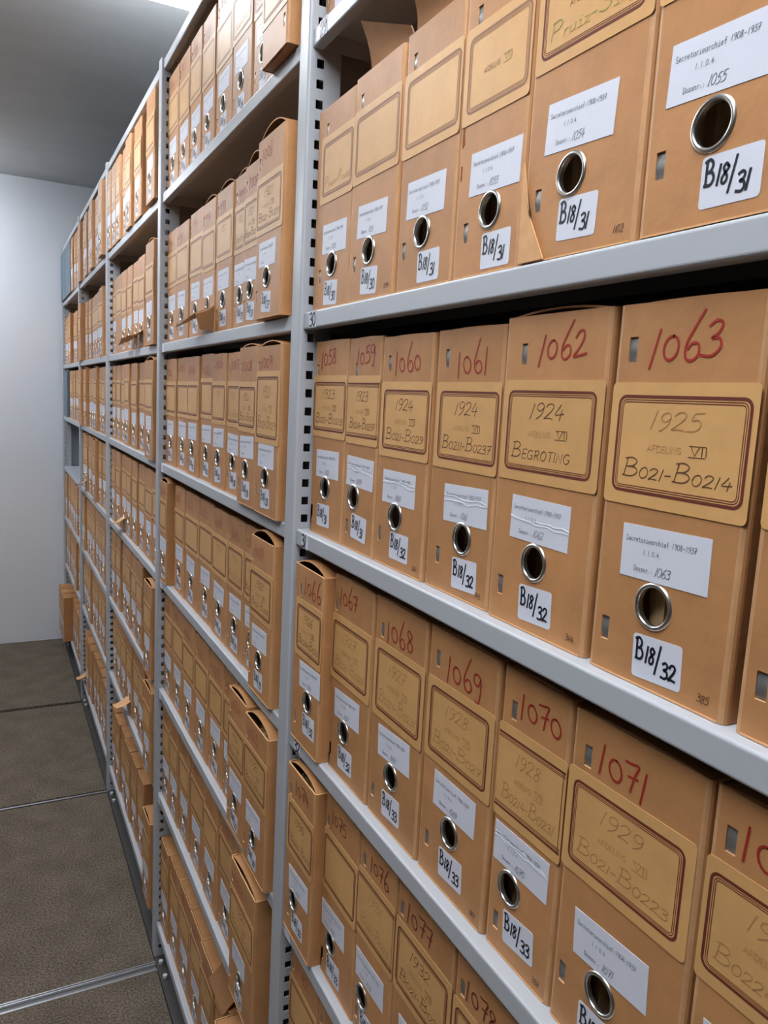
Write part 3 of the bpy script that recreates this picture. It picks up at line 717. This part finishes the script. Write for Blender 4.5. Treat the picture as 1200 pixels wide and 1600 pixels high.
# ------------------------------------------------------------------ second bay, box by box
ORD = ['first', 'second', 'third', 'fourth', 'fifth', 'sixth', 'seventh', 'eighth', 'ninth', 'tenth']
ROWN = {29: 'top', 30: 'second', 31: 'third', 32: 'fourth', 33: 'fifth', 34: 'sixth', 35: 'bottom'}
EDGES = {
 29: [(2.214,2.085),(2.083,1.966),(1.964,1.853),(1.851,1.738),(1.722,1.598),(1.594,1.466),(1.446,1.330),(1.306,1.182)],
 30: [(2.214,2.092),(2.085,1.945),(1.943,1.812),(1.810,1.692),(1.690,1.562),(1.560,1.466),(1.464,1.368),(1.262,1.128)],
 31: [(2.214,2.080),(2.078,1.948),(1.946,1.825),(1.823,1.707),(1.696,1.580),(1.578,1.480),(1.431,1.317),(1.314,1.188)],
 32: [(2.212,2.116),(2.084,1.965),(1.963,1.815),(1.813,1.682),(1.680,1.553),(1.551,1.436),(1.434,1.338),(1.333,1.203)],
 33: [(2.214,2.096),(2.094,1.958),(1.956,1.822),(1.820,1.690),(1.688,1.566),(1.564,1.466),(1.452,1.330),(1.322,1.186)],
 34: [(2.212,2.112),(2.110,1.995),(1.993,1.870),(1.860,1.715),(1.713,1.580),(1.578,1.450),(1.448,1.395),(1.385,1.225)],
 35: [(2.214,2.105),(2.103,1.975),(1.973,1.842),(1.840,1.715),(1.713,1.588),(1.586,1.465),(1.463,1.340),(1.335,1.200)],
}
# move the b8 of row 30 to sit against the post like the photo shows, its neighbours close the gap
EDGES[30][7] = (1.317, 1.182)
FWD = {(29,7): -.018, (30,7): -.016, (30,6): .006, (31,6): -.007, (31,7): -.009, (32,0): -.002, (32,7): -.006, (33,6): -.007, (33,7): -.012, (34,7): -.014, (35,6): -.02, (35,7): -.004}
BOW = {(30,7): .020, (30,6): .022, (30,5): .012, (30,4): .016, (30,3): .014, (31,7): .010, (31,6): .007, (32,7): .017, (32,0): .012, (33,7): .018, (33,6): .010, (34,7): .010}
num = 986
for sh in range(29, 36):
    for i, (yl, yr) in enumerate(EDGES[sh]):
        X = FWD.get((sh, i), .013 + random.uniform(-.003, .003)); w = yl-yr; h = .288 + random.uniform(-.003, .003)
        n = str(num); num += 1
        extra = ''
        if (sh, i) in ((31,7), (30,7), (32,7), (33,7), (34,7)): extra = ', pushed out'
        lab = 'brown archive box, %s from left in %s row of second bay%s' % (ORD[i], ROWN[sh], extra)
        kw = {}
        j = lambda a: random.uniform(-a, a)
        v0 = .150 + j(.006); v1 = v0 + .073
        if (sh, i) == (31, 7): v0, v1 = .132, .236
        kw.update(ink='fadeprint' if sh < 31 else 'maroon', plate=(.005, w-.009, v0, v1), label=(max(.004, min(w*.16, w-LW-.004)) , (.126 if v0 > .14 else .119) + j(.004), j(.04)), ring=(w*.47, .066+j(.002)), sticker=(w*.3, .044, j(.08)),
                  code='B18/%d' % (27 + (sh-30) if sh < 33 else 29), number=(n, .026, .248+j(.006), .024, j(.06), 'red' if sh in (30, 31) and i > 3 else 'redfaint'), bow=BOW.get((sh, i), .002),
                  writing=plate_text('1921' if sh > 29 and i > 3 else None, 'VII' if i > 5 else None, 'B021-B029' if i > 4 else None, 'pencil' if i > 5 else 'faint', 'pencil' if i > 5 else 'faint'))
        if w < .09: kw.update(label=(-.006 + (w-LW)/2 + .006, .126, 0), plate=None) if w > LW else kw.update(label=None, sticker=None, plate=None, ring=(w/2, .066), number=None)
        if (sh, i) == (29, 7): kw.update(number=None)
        o = plain(lab, sh, X, yl, yr, h, **kw)
        if (sh, i) == (29, 7):
            o.rotation_euler = (PI, 0, 0); o.location.z += h + .001
            o['label'] = 'brown archive box standing upside down, at right end of top row, second bay'
        if (sh, i) == (30, 3):
            f = put('torn_flap', flap_mesh([(-.001, -w/2+.004, .052), (-.001, w/2-.004, .060), (-.042, w/2-.006, .040), (-.052, -w/2-.035, .020)], curl=.003, key='raw'), o)
            put('torn_flap', flap_mesh([(-.001, w/2-.006, .006), (-.001, w/2-.006, .058), (-.040, w/2-.008, .040), (-.030, w/2-.007, .006)], key='inner_and_shade', back='inner_and_shade'), o)
            o['label'] += ', with torn flap'
        if (sh, i) == (35, 5):
            put('raised_flap', flap_mesh([(-.014, -w/2+.002, .287), (-.014, w/2-.002, .287), (.045, w/2-.002, .338), (.045, -w/2+.002, .338)], curl=.002, key='raw', back='inner_and_shade'), o)
            o['label'] = 'brown archive box with an opened flap near the bottom edge, bottom row of second bay'

# ------------------------------------------------------------------ bays further back: boxes copied from a few widths
def far_box(lab, sh, X, yc, w, h=.288, key='card', blank=False, bow=.002, code='B18/24'):
    w = round(w/.01)*.01; var = random.randrange(3)
    v0 = (.150, .146, .155)[var]
    p = dict(share=(w, var, key, blank), plate=None if (blank and key != 'card') else (.005, w-.008, v0, v0+.073), label=None if blank else (w*.5-LW*.5, (.126, .121, .130)[var], (0, .03, -.02)[var]),
             ring=None if blank else (w*.47, .066), sticker=None if blank else (w*.3, .043, (0, .08, -.05)[var]), slots=[], code=code, papers=False, bow=bow, fulltext=False, key=key)
    if w < .088 and p['label']: p['label'] = None
    return make_box(lab, sh, X, yc + w/2, yc - w/2, h, p)
FAR3 = {29: [3.25,3.14,3.03,2.892,2.774,2.60,2.455], 30: [3.262,3.12,2.985,2.855,2.736,2.606,2.470], 31: [3.262,3.148,3.02,2.900,2.740,2.613,2.480], 32: [3.255,3.126,2.992,2.866,2.745,2.615,2.480,2.338],
        33: [3.250,3.115,2.985,2.865,2.745,2.620,2.478], 34: [3.250,3.110,2.975,2.843,2.716,2.586,2.445], 35: [3.255,3.125,3.00,2.875,2.740,2.605,2.475]}
BACK = {3: FAR3}
for bay in (4, 5):
    lo, hi = POST[bay-2] + .006, POST[bay-1] - PW - .004
    BACK[bay] = {}
    for sh in range(29, 36):
        k = 8; BACK[bay][sh] = [hi - (hi-lo)*(i+.5)/k for i in range(k)]
BACK[5][32] = []
for bay in (3, 4, 5):
    lo, hi = POST[bay-2] + .004, POST[bay-1] - PW - .003
    for sh in range(29, 36):
        ys = BACK[bay][sh]
        for i, y in enumerate(ys):
            l = hi if i == 0 else (ys[i-1]+y)/2; r = lo if i == len(ys)-1 else (ys[i+1]+y)/2
            half = (min(l-y, y-r, .070) if y != 2.345 else .066) - .0012; w = math.floor(2*half*100 + 1e-6)/100
            X = .012 + random.uniform(-.004, .004); bow = .002; key = 'card'; blank = False
            if sh == 29: X = -.003 + random.uniform(-.006, .004)
            if random.random() < .08: X -= .011; bow = .010
            if bay == 3 and i == len(ys)-1 and sh != 32: X = -.012; bow = .012 if sh != 29 else .004; y = 2.345
            if bay == 3 and sh == 30 and i == 1: blank = True
            lab = 'brown archive box, %s from left in %s row of %s bay' % (ORD[i], ROWN[sh], BAYN[bay])
            if bay == 5 and sh == 29 and i < 5: key = 'blue'; blank = True; X = -.012; lab = 'blue board archive box, %s from left in the top row of the farthest bay' % ORD[i]
            if bay == 5 and sh == 31 and i < 2: key = 'blue'; blank = True; lab = 'blue board archive box, %s from left in the third row of the farthest bay' % ORD[i]
            if bay == 5 and sh == 35 and i < 3: X = -.042
            if bay == 4 and i == 0 and sh in (29, 30, 31): X = -.012; blank = True
            o = far_box(lab, sh, X, y, w, key=key, blank=blank, bow=bow)
            if (bay, sh, i) in ((3,30,4), (3,30,5), (3,32,2), (3,34,3), (4,35,0), (4,32,1)):
                put('torn_flap', cached('tornflap', lambda: flap_mesh([(-.001, -.04, .050), (-.001, .04, .058), (-.050, .034, .036), (-.050, -.055, .016)], curl=.004, key='raw')), o)
                o['label'] += ', with torn flap'
